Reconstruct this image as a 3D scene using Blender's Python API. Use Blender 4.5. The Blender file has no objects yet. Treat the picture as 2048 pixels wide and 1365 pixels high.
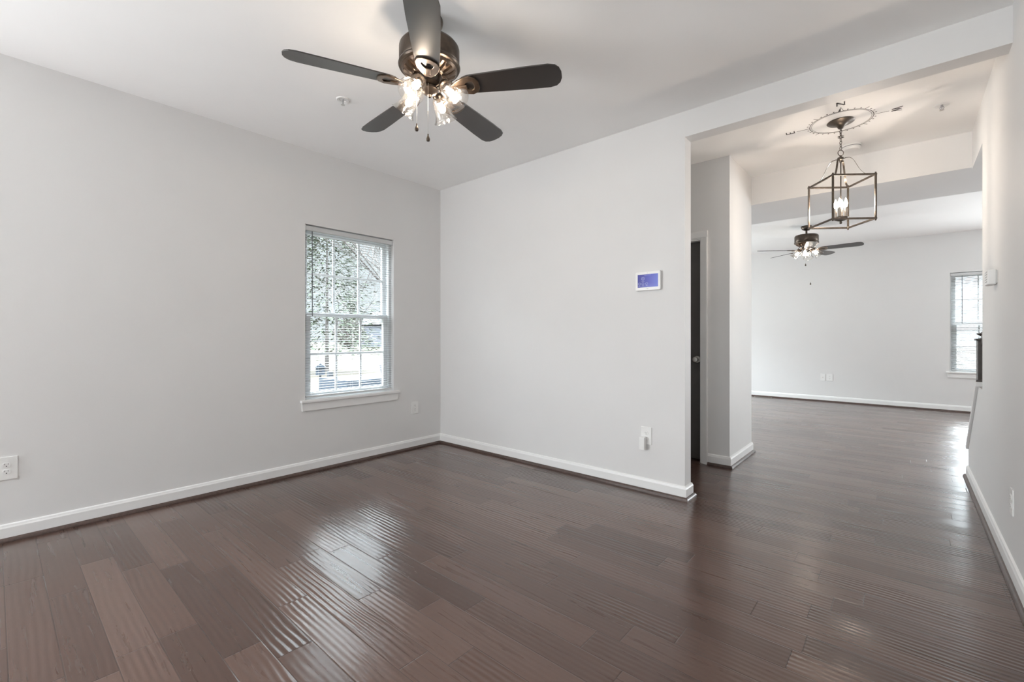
import bpy, bmesh, math, random
from mathutils import Vector, Matrix
R = math.radians
PI = math.pi
S = bpy.context.scene
COL = S.collection

# ------------------------------------------------------------------ camera
cam_d = bpy.data.cameras.new('camera')
cam = bpy.data.objects.new('camera', cam_d)
COL.objects.link(cam)
cam.location = (0, 0, 1.16)
cam.rotation_euler = (R(90), 0, R(41.05))
cam_d.sensor_width = 36
cam_d.lens = 36 * 905 / 2048
cam_d.shift_y = -10.5 / 2048
cam_d.clip_start = 0.02
S.camera = cam

# ------------------------------------------------------------------ sky, sun, daylight, exposure
S.view_settings.view_transform = 'Standard'
S.view_settings.look = 'None'
S.view_settings.gamma = 1
S.view_settings.use_curve_mapping = False
S.view_settings.exposure = 0.0
S.cycles.max_bounces = 14
S.cycles.diffuse_bounces = 8
S.cycles.glossy_bounces = 4
S.cycles.transparent_max_bounces = 24
S.cycles.sample_clamp_indirect = 6
S.cycles.caustics_reflective = False
S.cycles.caustics_refractive = False

world = bpy.data.worlds.new('sky')
S.world = world
world.use_nodes = True
wn = world.node_tree
bg = wn.nodes['Background']
# hazy bright sky: soft near the horizon, much brighter higher up and towards +Y
geo = wn.nodes.new('ShaderNodeTexCoord')
sep = wn.nodes.new('ShaderNodeSeparateXYZ')
wn.links.new(geo.outputs['Generated'], sep.inputs[0])


def wmap(sock, f0, f1, t0, t1):
    mr = wn.nodes.new('ShaderNodeMapRange')
    mr.interpolation_type = 'SMOOTHSTEP'
    mr.inputs['From Min'].default_value, mr.inputs['From Max'].default_value = f0, f1
    mr.inputs['To Min'].default_value, mr.inputs['To Max'].default_value = t0, t1
    wn.links.new(sock, mr.inputs['Value'])
    return mr.outputs[0]


wmul = wn.nodes.new('ShaderNodeMath')
wmul.operation = 'MULTIPLY'
wn.links.new(wmap(sep.outputs[2], 0.25, 0.42, 1.0, 24.0), wmul.inputs[0])
wn.links.new(wmap(sep.outputs[1], 0.72, 0.97, 1.0, 2.6), wmul.inputs[1])
wn.links.new(wmul.outputs[0], bg.inputs['Strength'])
bg.inputs['Color'].default_value = (0.90, 0.95, 1.0, 1)

sun_d = bpy.data.lights.new('sun', 'SUN')
sun = bpy.data.objects.new('sun', sun_d)
COL.objects.link(sun)
sun_d.energy = 2.0
sun_d.angle = R(0.6)
sun_d.color = (1, 0.93, 0.82)
sun.rotation_euler = (0, R(42), 0)          # from +X, over the roof, on to the lawn


def daylight(name, loc, direction, w, h, power, color=(0.96, 0.975, 1.0)):
    """area lamp standing in for sky light at one window opening"""
    d = bpy.data.lights.new(name, 'AREA')
    d.shape = 'RECTANGLE'
    d.size, d.size_y, d.energy, d.color = w, h, power, color
    o = bpy.data.objects.new(name, d)
    COL.objects.link(o)
    o.location = loc
    o.rotation_euler = Vector(direction).to_track_quat('-Z', 'Y').to_euler()
    return o


def portal(loc, direction, w, h):
    """marks a window opening so that the sky seen through it is sampled well"""
    o = daylight('sky_portal', loc, direction, w, h, 1)
    o.data.cycles.is_portal = True


portal((-3.99, 2.17, 1.36), (1, 0, 0), 0.9, 1.54)
portal((0.945, 9.80, 1.36), (0, -1, 0), 0.9, 1.54)
portal((-2.66, -3.56, 1.36), (0, 1, 0), 0.9, 1.54)
portal((-0.32, -3.56, 1.11), (0, 1, 0), 0.94, 2.02)
portal((-3.99, -2.20, 1.36), (1, 0, 0), 1.58, 1.54)
portal((2.75, 9.80, 1.08), (0, -1, 0), 1.64, 2.1)
portal((-3.99, 7.70, 1.25), (1, 0, 0), 1.84, 1.74)
daylight('daylight_rear', (-2.66, -3.60, 1.36), (0.1, 1, 0.3), 0.86, 1.48, 20)
daylight('added_fill_entry', (-0.32, -3.60, 1.15), (0, 1, 0.2), 0.86, 1.9, 45)  # lamp added behind the camera to brighten the hall and door wall
daylight('added_fill_front_side', (-4.03, -2.20, 1.36), (1, 1.25, 0.75), 1.5, 1.48, 198)  # lamp added and aimed to brighten the right wall and ceiling
daylight('daylight_patio', (2.75, 9.86, 1.12), (0, -1, 0.25), 1.7, 2.0, 290)
daylight('added_fill_far_side', (-4.05, 7.7, 1.25), (1, 0, 0.0), 1.7, 1.7, 100)  # lamp added out of view to brighten the far wall

# ------------------------------------------------------------------ dimensions
XL, YM, XR, YF, YR = -3.825, 3.205, 0.385, 9.64, -3.40
ZC = 2.743
XE = -1.165                                     # line of the closet wall end
XW, TW = -1.176, 0.116                          # end and thickness of the middle wall

# ------------------------------------------------------------------ node helpers


class NT:
    def __init__(self, m):
        m.use_nodes = True
        self.t = m.node_tree
        self.n, self.l = self.t.nodes, self.t.links
        self.n.clear()

    def new(self, typ, **kw):
        x = self.n.new(typ)
        for k, v in kw.items():
            setattr(x, k, v)
        return x

    def set(self, sock, v):
        if hasattr(v, 'is_linked') or isinstance(v, bpy.types.NodeSocket):
            self.l.new(v, sock)
        else:
            sock.default_value = v

    def m(self, op, a, b=0.0, c=None):
        x = self.n.new('ShaderNodeMath')
        x.operation = op
        self.set(x.inputs[0], a)
        self.set(x.inputs[1], b)
        if c is not None:
            self.set(x.inputs[2], c)
        return x.outputs[0]

    def vec(self, x, y, z):
        c = self.n.new('ShaderNodeCombineXYZ')
        for i, v in enumerate((x, y, z)):
            self.set(c.inputs[i], v)
        return c.outputs[0]

    def noise(self, v, scale, detail=3, rough=0.5, dist=0.0):
        x = self.n.new('ShaderNodeTexNoise')
        self.set(x.inputs['Vector'], v)
        x.inputs['Scale'].default_value = scale
        x.inputs['Detail'].default_value = detail
        x.inputs['Roughness'].default_value = rough
        x.inputs['Distortion'].default_value = dist
        return x.outputs[0]

    def white(self, v):
        x = self.n.new('ShaderNodeTexWhiteNoise')
        x.noise_dimensions = '3D'
        self.set(x.inputs['Vector'], v)
        return x.outputs['Value']

    def ramp(self, f, stops):
        x = self.n.new('ShaderNodeValToRGB')
        e = x.color_ramp.elements
        while len(e) < len(stops):
            e.new(0.5)
        for i, (p, c) in enumerate(stops):
            e[i].position = p
            e[i].color = (*c, 1)
        self.set(x.inputs[0], f)
        return x.outputs[0]

    def mix(self, f, a, b, blend='MIX'):
        x = self.n.new('ShaderNodeMix')
        x.data_type = 'RGBA'
        x.blend_type = blend
        self.set(x.inputs[0], f)
        for s, v in ((x.inputs[6], a), (x.inputs[7], b)):
            self.set(s, (*v, 1) if isinstance(v, tuple) and len(v) == 3 else v)
        return x.outputs[2]

    def bump(self, h, dist=1.0, strength=1.0):
        x = self.n.new('ShaderNodeBump')
        x.inputs['Strength'].default_value = strength
        x.inputs['Distance'].default_value = dist
        self.set(x.inputs['Height'], h)
        return x.outputs[0]

    def bsdf(self, **kw):
        p = self.n.new('ShaderNodeBsdfPrincipled')
        for k, v in kw.items():
            k = {'color': 'Base Color', 'rough': 'Roughness', 'metal': 'Metallic', 'spec': 'Specular IOR Level',
                 'normal': 'Normal', 'coat': 'Coat Weight', 'coat_rough': 'Coat Roughness',
                 'emit': 'Emission Color', 'emit_s': 'Emission Strength'}[k]
            self.set(p.inputs[k], (*v, 1) if isinstance(v, tuple) and len(v) == 3 else v)
        o = self.n.new('ShaderNodeOutputMaterial')
        self.l.new(p.outputs[0], o.inputs[0])
        return p

    def coord(self, kind='Object'):
        return self.n.new('ShaderNodeTexCoord').outputs[kind]


def mat(name, color, rough=0.5, metal=0.0, spec=0.5, var=0.06, scale=30, bump=0.0, bscale=200, coat=0.0):
    m = bpy.data.materials.new(name)
    t = NT(m)
    co = t.coord()
    n = t.noise(co, scale, 3)
    c = t.ramp(n, [(0.3, tuple(x * (1 - var) for x in color)), (0.7, tuple(min(1, x * (1 + var)) for x in color))])
    kw = dict(color=c, rough=rough, metal=metal, spec=spec, coat=coat)
    if bump:
        kw['normal'] = t.bump(t.noise(co, bscale, 2), bump)
    t.bsdf(**kw)
    return m


def emit(name, color, s):
    m = bpy.data.materials.new(name)
    t = NT(m)
    e = t.new('ShaderNodeEmission')
    e.inputs[0].default_value = (*color, 1)
    e.inputs[1].default_value = s
    o = t.new('ShaderNodeOutputMaterial')
    t.l.new(e.outputs[0], o.inputs[0])
    return m


def glass(name, tint=(0.97, 0.985, 1.0), refl=0.9, rough=0.02, ripple=0.0, base=0.03, seeds=0.0, power=2.2):
    m = bpy.data.materials.new(name)
    t = NT(m)
    tr = t.new('ShaderNodeBsdfTransparent')
    tr.inputs[0].default_value = (*tint, 1)
    gl = t.new('ShaderNodeBsdfGlossy')
    gl.inputs['Roughness'].default_value = rough
    if ripple:
        t.l.new(t.bump(t.noise(t.coord(), 55, 2), ripple), gl.inputs['Normal'])
    lw = t.new('ShaderNodeLayerWeight')
    lw.inputs[0].default_value = 0.25
    f = t.m('ADD', t.m('MULTIPLY', t.m('POWER', lw.outputs['Facing'], power), refl), base)
    mx = t.new('ShaderNodeMixShader')
    t.l.new(f, mx.inputs[0])
    t.l.new(tr.outputs[0], mx.inputs[1])
    t.l.new(gl.outputs[0], mx.inputs[2])
    out = mx.outputs[0]
    if seeds:                                   # bubbles in the glass scatter a little light
        df = t.new('ShaderNodeBsdfDiffuse')
        ms = t.new('ShaderNodeMixShader')
        n = t.m('MULTIPLY', t.m('GREATER_THAN', t.noise(t.coord(), 130, 2), 0.56), seeds)
        t.l.new(t.m('ADD', n, seeds * 0.35), ms.inputs[0])
        t.l.new(out, ms.inputs[1])
        t.l.new(df.outputs[0], ms.inputs[2])
        out = ms.outputs[0]
    o = t.new('ShaderNodeOutputMaterial')
    t.l.new(out, o.inputs[0])
    return m


def floor_material():
    m = bpy.data.materials.new('hand_scraped_hickory')
    t = NT(m)
    sp = t.new('ShaderNodeSeparateXYZ')
    t.l.new(t.coord(), sp.inputs[0])
    X, Y = sp.outputs[0], sp.outputs[1]
    W = 0.127
    yr = t.m('DIVIDE', t.m('ADD', Y, 20.03), W)
    row = t.m('FLOOR', yr)
    fy = t.m('FRACT', yr)
    r1 = t.white(t.vec(row, 3.7, 1.1))
    r2 = t.white(t.vec(row, 9.1, 5.3))
    L = t.m('ADD', t.m('MULTIPLY', r2, 0.55), 0.55)
    xr = t.m('DIVIDE', t.m('ADD', t.m('ADD', X, 30.0), t.m('MULTIPLY', r1, 9.0)), L)
    pid = t.m('FLOOR', xr)
    fx = t.m('FRACT', xr)
    rnd = t.white(t.vec(row, pid, 2.2))
    rnd2 = t.white(t.vec(row, pid, 7.9))
    dy = t.m('MULTIPLY', t.m('MINIMUM', fy, t.m('SUBTRACT', 1.0, fy)), W)
    dx = t.m('MULTIPLY', t.m('MINIMUM', fx, t.m('SUBTRACT', 1.0, fx)), L)
    edge = t.m('MINIMUM', dx, dy)
    groove = t.m('MINIMUM', t.m('DIVIDE', edge, 0.0032), 1.0)          # bevelled edges
    line = t.m('MINIMUM', t.m('DIVIDE', edge, 0.0019), 1.0)
    off = t.m('MULTIPLY', rnd2, 40.0)
    # grain, stretched along the boards
    gv = t.vec(t.m('ADD', t.m('MULTIPLY', X, 2.2), off), t.m('MULTIPLY', Y, 38.0), off)
    g1 = t.noise(gv, 1.0, 5, 0.6, 0.6)
    cv = t.vec(t.m('ADD', t.m('MULTIPLY', X, 1.5), off), t.m('MULTIPLY', Y, 9.0), off)
    g2 = t.noise(cv, 1.6, 4, 0.55, 1.4)
    ring = t.m('ABSOLUTE', t.m('SINE', t.m('MULTIPLY', g2, 42.0)))
    ringd = t.m('POWER', ring, 0.35)
    base = t.ramp(rnd, [(0.0, (0.070, 0.037, 0.027)), (0.35, (0.090, 0.049, 0.036)),
                        (0.7, (0.116, 0.066, 0.050)), (1.0, (0.140, 0.084, 0.065))])
    c = t.mix(t.m('MULTIPLY', t.m('SUBTRACT', 1.0, g1), 0.40), base, (0.045, 0.026, 0.021))
    c = t.mix(t.m('MULTIPLY', t.m('SUBTRACT', 1.0, ringd), 0.16), c, (0.03, 0.019, 0.015))
    c = t.mix(t.m('MULTIPLY', t.m('SUBTRACT', 1.0, line), 0.85), c, (0.022, 0.014, 0.011))
    # hand scraped waves running along the boards
    wob = t.noise(t.vec(t.m('ADD', t.m('MULTIPLY', X, 1.6), off), t.m('MULTIPLY', Y, 4.0), off), 1.0, 2)
    ph = t.m('MULTIPLY', t.m('ADD', Y, t.m('MULTIPLY', wob, 0.055)), 2 * PI / 0.0245)
    wave = t.m('SINE', ph)
    amp = t.m('ADD', t.m('MULTIPLY', t.m('POWER', t.noise(t.vec(t.m('MULTIPLY', X, 1.7), t.m('MULTIPLY', Y, 2.5), off), 1.0, 2), 2.0), 0.0013), 0.0)
    lump = t.noise(t.vec(t.m('MULTIPLY', X, 5.0), t.m('MULTIPLY', Y, 14.0), off), 1.0, 2)
    h = t.m('MULTIPLY', t.m('MULTIPLY', wave, amp), t.m('ADD', t.m('MULTIPLY', rnd2, 1.1), 0.3))
    h = t.m('ADD', h, t.m('MULTIPLY', groove, 0.0007))
    h = t.m('ADD', h, t.m('MULTIPLY', lump, 0.0011))
    h = t.m('ADD', h, t.m('MULTIPLY', g1, 0.00012))
    rough = t.m('ADD', t.m('MULTIPLY', g1, 0.10), 0.235)
    nb = t.bump(h, 1.0)
    p = t.bsdf(color=c, rough=rough, spec=0.15, normal=nb, coat=0.9, coat_rough=0.2)
    t.l.new(nb, p.inputs['Coat Normal'])
    return m


M = dict(
    floor=floor_material(),
    wall=mat('greige_wall_paint', (0.74, 0.737, 0.733), 0.55, spec=0.3, var=0.008, scale=3, bump=0.0003, bscale=420),
    ceiling=mat('white_ceiling_paint', (0.90, 0.90, 0.895), 0.75, spec=0.2, var=0.006, scale=3, bump=0.0003, bscale=350),
    trim=mat('white_trim_paint', (0.83, 0.83, 0.825), 0.35, spec=0.45, var=0.01, scale=8),
    shoe=mat('dark_wood_shoe_moulding', (0.075, 0.048, 0.040), 0.32, var=0.25, scale=60),
    door=mat('charcoal_door_paint', (0.075, 0.070, 0.066), 0.4, var=0.05, scale=10),
    nickel=mat('brushed_nickel', (0.62, 0.60, 0.57), 0.28, metal=1, var=0.05, scale=120),
    vinyl=mat('white_vinyl', (0.80, 0.82, 0.83), 0.35, var=0.01),
    blind=mat('white_blind_slat', (0.60, 0.61, 0.615), 0.4, var=0.02),
    slat=mat('shaded_white_slat', (0.42, 0.43, 0.44), 0.45, var=0.02),  # white slats, their shade put into a darker colour than the headrail
    cord=mat('white_cord', (0.7, 0.7, 0.69), 0.8),
    wand=mat('silhouette_dark_wand', (0.10, 0.11, 0.12), 0.2),  # clear wand, coloured dark for its silhouette against the window
    plastic=mat('white_plastic', (0.82, 0.82, 0.81), 0.3, var=0.01),
    grey_plastic=mat('grey_plastic', (0.35, 0.35, 0.36), 0.4),
    black=mat('black_slot', (0.015, 0.015, 0.015), 0.6),
    bronze=mat('oil_rubbed_bronze', (0.085, 0.066, 0.052), 0.34, metal=0.85, var=0.15, scale=40),
    blade=mat('espresso_blade', (0.030, 0.024, 0.021), 0.33, spec=0.7, var=0.04, scale=6),
    iron=mat('bronze_blade_iron', (0.16, 0.115, 0.085), 0.30, metal=0.9, var=0.12, scale=40),
    lantern=mat('pewter_bronze_metal', (0.115, 0.096, 0.080), 0.36, metal=0.85, var=0.18, scale=50),
    lantern_light=mat('brushed_warm_metal', (0.40, 0.36, 0.32), 0.30, metal=0.9, var=0.1, scale=50),
    decal=mat('black_vinyl_decal', (0.02, 0.018, 0.017), 0.5),
    pane=glass('window_glass', (0.95, 0.98, 0.98), 0.5, 0.01),
    shade=glass('seeded_shade_glass', (0.975, 0.965, 0.95), 0.95, 0.08, 0.003, 0.07, 0.016, 1.3),
    bulb=emit('warm_bulb', (1.0, 0.84, 0.68), 215),
    bulb_dim=emit('soft_bulb', (1.0, 0.88, 0.76), 75),
    candle_bulb=emit('candle_bulb', (1.0, 0.84, 0.69), 410),
    tree=mat('evergreen_needles', (0.060, 0.080, 0.052), 0.7, var=0.5, scale=4),
    bark=mat('grey_bark', (0.085, 0.078, 0.075), 0.85, var=0.3, scale=12),
    twig=mat('brown_twigs', (0.065, 0.055, 0.05), 0.9, var=0.4, scale=3),
    lawn=mat('dry_tan_lawn', (0.042, 0.033, 0.0195), 0.95, var=0.22, scale=0.5),
    slate=mat('slate_blue_paint', (0.018, 0.031, 0.048), 0.6, var=0.1),
    wood_grey=mat('weathered_rail_wood', (0.035, 0.042, 0.05), 0.8, var=0.2, scale=15),
    house=mat('pale_siding', (0.07, 0.078, 0.098), 0.7),
    roof=mat('grey_roof_shingle', (0.06, 0.06, 0.068), 0.9, var=0.2),
    darkrail=mat('dark_stained_rail', (0.075, 0.066, 0.060), 0.35, var=0.15, scale=30),
    stone=mat('exterior_siding', (0.6, 0.6, 0.58), 0.8),
)

# ------------------------------------------------------------------ mesh helpers


class MB:
    def __init__(self):
        self.v, self.f = [], []

    def add(self, vs, fs):
        b = len(self.v)
        self.v += [tuple(v) for v in vs]
        self.f += [tuple(b + i for i in f) for f in fs]
        return self

    def box(self, lo, hi):
        x0, y0, z0 = lo
        x1, y1, z1 = hi
        return self.add([(x0, y0, z0), (x1, y0, z0), (x1, y1, z0), (x0, y1, z0), (x0, y0, z1), (x1, y0, z1), (x1, y1, z1), (x0, y1, z1)],
                        [(0, 3, 2, 1), (4, 5, 6, 7), (0, 1, 5, 4), (1, 2, 6, 5), (2, 3, 7, 6), (3, 0, 4, 7)])

    def prism(self, poly, axis, a, b):
        """poly in the two other axes (in xyz order), extruded along axis from a to b"""
        def P(p, t):
            q = list(p)
            q.insert('xyz'.index(axis), t)
            return q
        n = len(poly)
        return self.add([P(p, a) for p in poly] + [P(p, b) for p in poly],
                        [tuple(range(n))[::-1], tuple(range(n, 2 * n))] + [(i, (i + 1) % n, n + (i + 1) % n, n + i) for i in range(n)])

    def lathe(self, prof, n=32, mtx=None, cap=True):
        mtx = mtx or Matrix()
        vs, fs = [], []
        for r, z in prof:
            for k in range(n):
                a = 2 * PI * k / n
                vs.append(mtx @ Vector((r * math.cos(a), r * math.sin(a), z)))
        for i in range(len(prof) - 1):
            for k in range(n):
                k2 = (k + 1) % n
                fs.append((i * n + k, i * n + k2, (i + 1) * n + k2, (i + 1) * n + k))
        if cap:
            if prof[0][0] > 1e-6:
                fs.append(tuple(range(n))[::-1])
            if prof[-1][0] > 1e-6:
                fs.append(tuple((len(prof) - 1) * n + k for k in range(n)))
        return self.add(vs, fs)

    def tube(self, pts, r, n=8, closed=False):
        pts = [Vector(p) for p in pts]
        m = len(pts)
        rs = r if isinstance(r, (list, tuple)) else [r] * m
        vs, fs = [], []
        up = None
        for i, p in enumerate(pts):
            if closed:
                d = pts[(i + 1) % m] - pts[i - 1]
            else:
                d = pts[min(i + 1, m - 1)] - pts[max(i - 1, 0)]
            d = d.normalized()
            if up is None:
                up = Vector((0, 0, 1)) if abs(d.z) < 0.9 else Vector((1, 0, 0))
            a = d.cross(up).normalized()
            b = a.cross(d).normalized()
            up = b
            for k in range(n):
                t = 2 * PI * k / n
                vs.append(p + rs[i] * (math.cos(t) * a + math.sin(t) * b))
        seg = m if closed else m - 1
        for i in range(seg):
            j = (i + 1) % m
            for k in range(n):
                k2 = (k + 1) % n
                fs.append((i * n + k, i * n + k2, j * n + k2, j * n + k))
        if not closed:
            fs.append(tuple(range(n))[::-1])
            fs.append(tuple((m - 1) * n + k for k in range(n)))
        return self.add(vs, fs)

    def cyl(self, p0, p1, r, n=16):
        return self.tube([p0, p1], r, n)

    def bar(self, p0, p1, w, h=None):
        """square bar between two points"""
        p0, p1 = Vector(p0), Vector(p1)
        h = h or w
        d = (p1 - p0).normalized()
        up = Vector((0, 0, 1)) if abs(d.z) < 0.9 else Vector((1, 0, 0))
        a = d.cross(up).normalized() * w / 2
        b = a.cross(d).normalized() * h / 2
        vs = [p + s * a + q * b for p in (p0, p1) for s, q in ((-1, -1), (1, -1), (1, 1), (-1, 1))]
        return self.add(vs, [(3, 2, 1, 0), (4, 5, 6, 7), (0, 1, 5, 4), (1, 2, 6, 5), (2, 3, 7, 6), (3, 0, 4, 7)])

    def sphere(self, c, r, n=16, sz=1.0):
        k = n // 2
        return self.lathe([(r * math.sin(PI * i / k), -r * sz * math.cos(PI * i / k)) for i in range(k + 1)], n, Matrix.Translation(c))

    def build(self, name, m, parent=None, smooth=False, bevel=0.0, loc=None, seg=2):
        me = bpy.data.meshes.new(name)
        me.from_pydata(self.v, [], self.f)
        bm = bmesh.new()
        bm.from_mesh(me)
        bmesh.ops.remove_doubles(bm, verts=bm.verts, dist=1e-6)
        bmesh.ops.recalc_face_normals(bm, faces=bm.faces)
        bm.to_mesh(me)
        bm.free()
        me.materials.append(m)
        o = bpy.data.objects.new(name, me)
        COL.objects.link(o)
        if parent:
            o.parent = parent
        if loc:
            o.location = loc
        if bevel:
            b = o.modifiers.new('bevel', 'BEVEL')
            b.width, b.segments, b.limit_method, b.angle_limit = bevel, seg, 'ANGLE', R(40)
        if smooth:
            me.polygons.foreach_set('use_smooth', [True] * len(me.polygons))
            me.set_sharp_from_angle(angle=R(38))
        return o


def tag(o, label=None, cat=None, group=None, kind=None):
    for k, v in (('label', label), ('category', cat), ('group', group), ('kind', kind)):
        if v:
            o[k] = v
    return o


def thing(name, label, cat, loc=(0, 0, 0), rz=0.0, group=None, mtx=None):
    o = bpy.data.objects.new(name, None)
    o.empty_display_size = 0.05
    COL.objects.link(o)
    if mtx is not None:
        o.matrix_world = mtx
    else:
        o.location, o.rotation_euler = loc, (0, 0, rz)
    return tag(o, label, cat, group)


def struct(o):
    o['kind'] = 'structure'
    return o


def frame(origin, u, n):
    """local x along the wall, y up, z out of the wall into the room"""
    u, n = Vector(u), Vector(n)
    v = Vector((0, 0, 1))
    m = Matrix((u, v, n)).transposed().to_4x4()
    return Matrix.Translation(origin) @ m


# ------------------------------------------------------------------ room shell
def wall_boxes(mb, axis, a0, a1, t0, t1, z0, z1, holes):
    """wall running along axis with rectangular holes (a,b,za,zb)"""
    def bx(p, q, za, zb):
        if q - p < 1e-5 or zb - za < 1e-5:
            return
        if axis == 'x':
            mb.box((p, t0, za), (q, t1, zb))
        else:
            mb.box((t0, p, za), (t1, q, zb))
    cur = a0
    for a, b, za, zb in sorted(holes):
        bx(cur, a, z0, z1)
        bx(a, b, z0, za)
        bx(a, b, zb, z1)
        cur = b
    bx(cur, a1, z0, z1)
    return mb


ZT = 2.86
W1 = (1.735, 2.61, 0.605, 2.108)
WR = [(-3.10, -2.22, 0.605, 2.108), (-0.78, 0.14, 0.105, 2.108)]
WS = (6.8, 8.6, 0.40, 2.108)
WA = (-2.97, -1.43, 0.605, 2.108)
W2 = (0.51, 1.38, 0.60, 2.125)
WP = (1.95, 3.55, 0.05, 2.12)

struct(MB().box((-4.0, -3.58, -0.12), (4.14, 9.82, 0)).build('floor', M['floor']))
struct(MB().box((-4.0, -3.58, ZC), (4.14, 9.82, ZT)).build('ceiling', M['ceiling']))
struct(wall_boxes(MB(), 'y', -3.58, 9.82, XL - 0.17, XL, 0, ZC, [WA, W1, WS]).build('wall_left', M['wall']))
struct(wall_boxes(MB(), 'x', XL, 1.5, YR - 0.17, YR, 0, ZC, WR).build('wall_rear', M['wall']))
struct(wall_boxes(MB(), 'x', XL, 4.12, YF, YF + 0.17, 0, ZC, [W2, WP]).build('wall_far', M['wall']))
struct(MB().box((4.0, 4.35, 0), (4.14, YF, ZC)).build('wall_side', M['wall']))
struct(MB().box((XL, YM, 0), (XW, YM + TW, ZC)).build('wall_middle', M['wall']))
struct(MB().box((XW, YM, 2.563), (XR, YM + TW, ZC)).build('wall_header', M['wall']))
# closet block with the door
DX0, DX1 = -2.17, -1.388
mb = wall_boxes(MB(), 'x', XL, XE, 4.24, 4.36, 0, ZC, [(DX0, DX1, 0, 2.065)])
mb.box((XE - 0.12, 4.36, 0), (XE, 4.98, ZC))
mb.box((XL, 4.86, 0), (XE - 0.12, 4.98, ZC))
struct(mb.build('wall_closet', M['wall']))
struct(MB().box((XL, 4.98, 2.465), (4.0, 5.85, ZC)).build('wall_beam', M['wall']))
# right wall: full height, then an opening over a sloped knee wall beside the stairs
mb = MB().box((XR, YR, 0), (XR + 0.12, 4.35, ZC))
mb.box((XR, 4.35, 2.45), (XR + 0.12, 4.98, ZC))
mb.prism([(4.35, 0), (5.24, 0), (5.24, 0.23), (4.56, 0.80), (4.35, 0.80)], 'x', XR, XR + 0.12)
struct(mb.build('wall_right', M['wall']))
struct(MB().box((1.40, YR, 0), (1.52, 5.2, ZC)).box((1.52, 4.35, 0), (4.0, 4.47, ZC)).build('wall_stair', M['wall']))
# stair flight behind the knee wall
mb = MB()
for i in range(9):
    y1 = 5.24 - i * 0.235
    mb.box((XR + 0.12, y1 - 0.235, 0), (1.40, y1, 0.185 * (i + 1) - 0.03))
st = struct(mb.build('stair_flight', M['trim']))
mb = MB()
for i in range(9):
    y1 = 5.24 - i * 0.235
    mb.box((XR + 0.121, y1 - 0.235, 0.185 * (i + 1) - 0.03), (1.399, y1 + 0.025, 0.185 * (i + 1)))
mb.build('stair_tread', M['floor'], st)

# ------------------------------------------------------------------ baseboards and shoe mouldings
BASE = [(0, 0.022), (0.0145, 0.022), (0.0145, 0.078), (0.011, 0.086), (0.009, 0.094), (0.0, 0.099)]
SHOE = [(0, 0), (0.017, 0), (0.0165, 0.008), (0.013, 0.016), (0.007, 0.0225), (0, 0.024)]


def run(mb, path, prof, off=0.0):
    """sweep a profile along floor points; the room lies to the right of the walking direction; mitred corners"""
    P = [Vector((x, y)) for x, y in path]
    n = len(P)
    dirs = [(P[i + 1] - P[i]).normalized() for i in range(n - 1)]
    nor = [Vector((d.y, -d.x)) for d in dirs]
    rings = []
    for i in range(n):
        if i == 0:
            o = nor[0]
        elif i == n - 1:
            o = nor[-1]
        else:
            a, b = nor[i - 1], nor[i]
            o = (a + b) / (1 + a.dot(b))
        rings.append([(P[i].x + o.x * (d + off), P[i].y + o.y * (d + off), z) for d, z in prof])
    m = len(prof)
    vs = [v for r in rings for v in r]
    fs = []
    for i in range(n - 1):
        for k in range(m):
            k2 = (k + 1) % m
            fs.append((i * m + k, i * m + k2, (i + 1) * m + k2, (i + 1) * m + k))
    fs.append(tuple(range(m))[::-1])
    fs.append(tuple((n - 1) * m + k for k in range(m)))
    return mb.add(vs, fs)


RUNS = {
    'left': [(XL, YR), (XL, YM), (XW, YM), (XW, YM + TW), (XL, YM + TW)],
    'hall': [(DX1 + 0.041, 4.24), (XE, 4.24), (XE, 4.98), (XL, 4.98)],
    'closet': [(XL, 4.24), (DX0 - 0.041, 4.24)],
    'right': [(XR + 0.12, 5.24), (XR, 5.24), (XR, YR)],
    'far': [(XL, YF), (WP[0] - 0.06, YF)],
}
for i, (k, p) in enumerate(RUNS.items()):
    struct(run(MB(), p, BASE).build('baseboard_' + k, M['trim']))
    struct(run(MB(), p, SHOE, 0.0145).build('trim_%d' % (i + 1), M['shoe']))
# sloped cap on the knee wall
a, b = (4.56, 0.802), (5.245, 0.23)
mb = MB().prism([a, b, (b[0] + 0.012, b[1] + 0.026), (a[0], a[1] + 0.034)], 'x', XR - 0.016, XR + 0.136)
struct(mb.build('trim_6', M['trim'], bevel=0.003))
a2, b2 = (4.56, 0.8365), (5.258, 0.2565)
mb = MB().prism([a2, b2, (b2[0] + 0.004, b2[1] + 0.010), (a2[0], a2[1] + 0.012)], 'x', XR - 0.012, XR + 0.132)
struct(mb.build('trim_7', M['darkrail']))

# ------------------------------------------------------------------ windows


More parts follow.
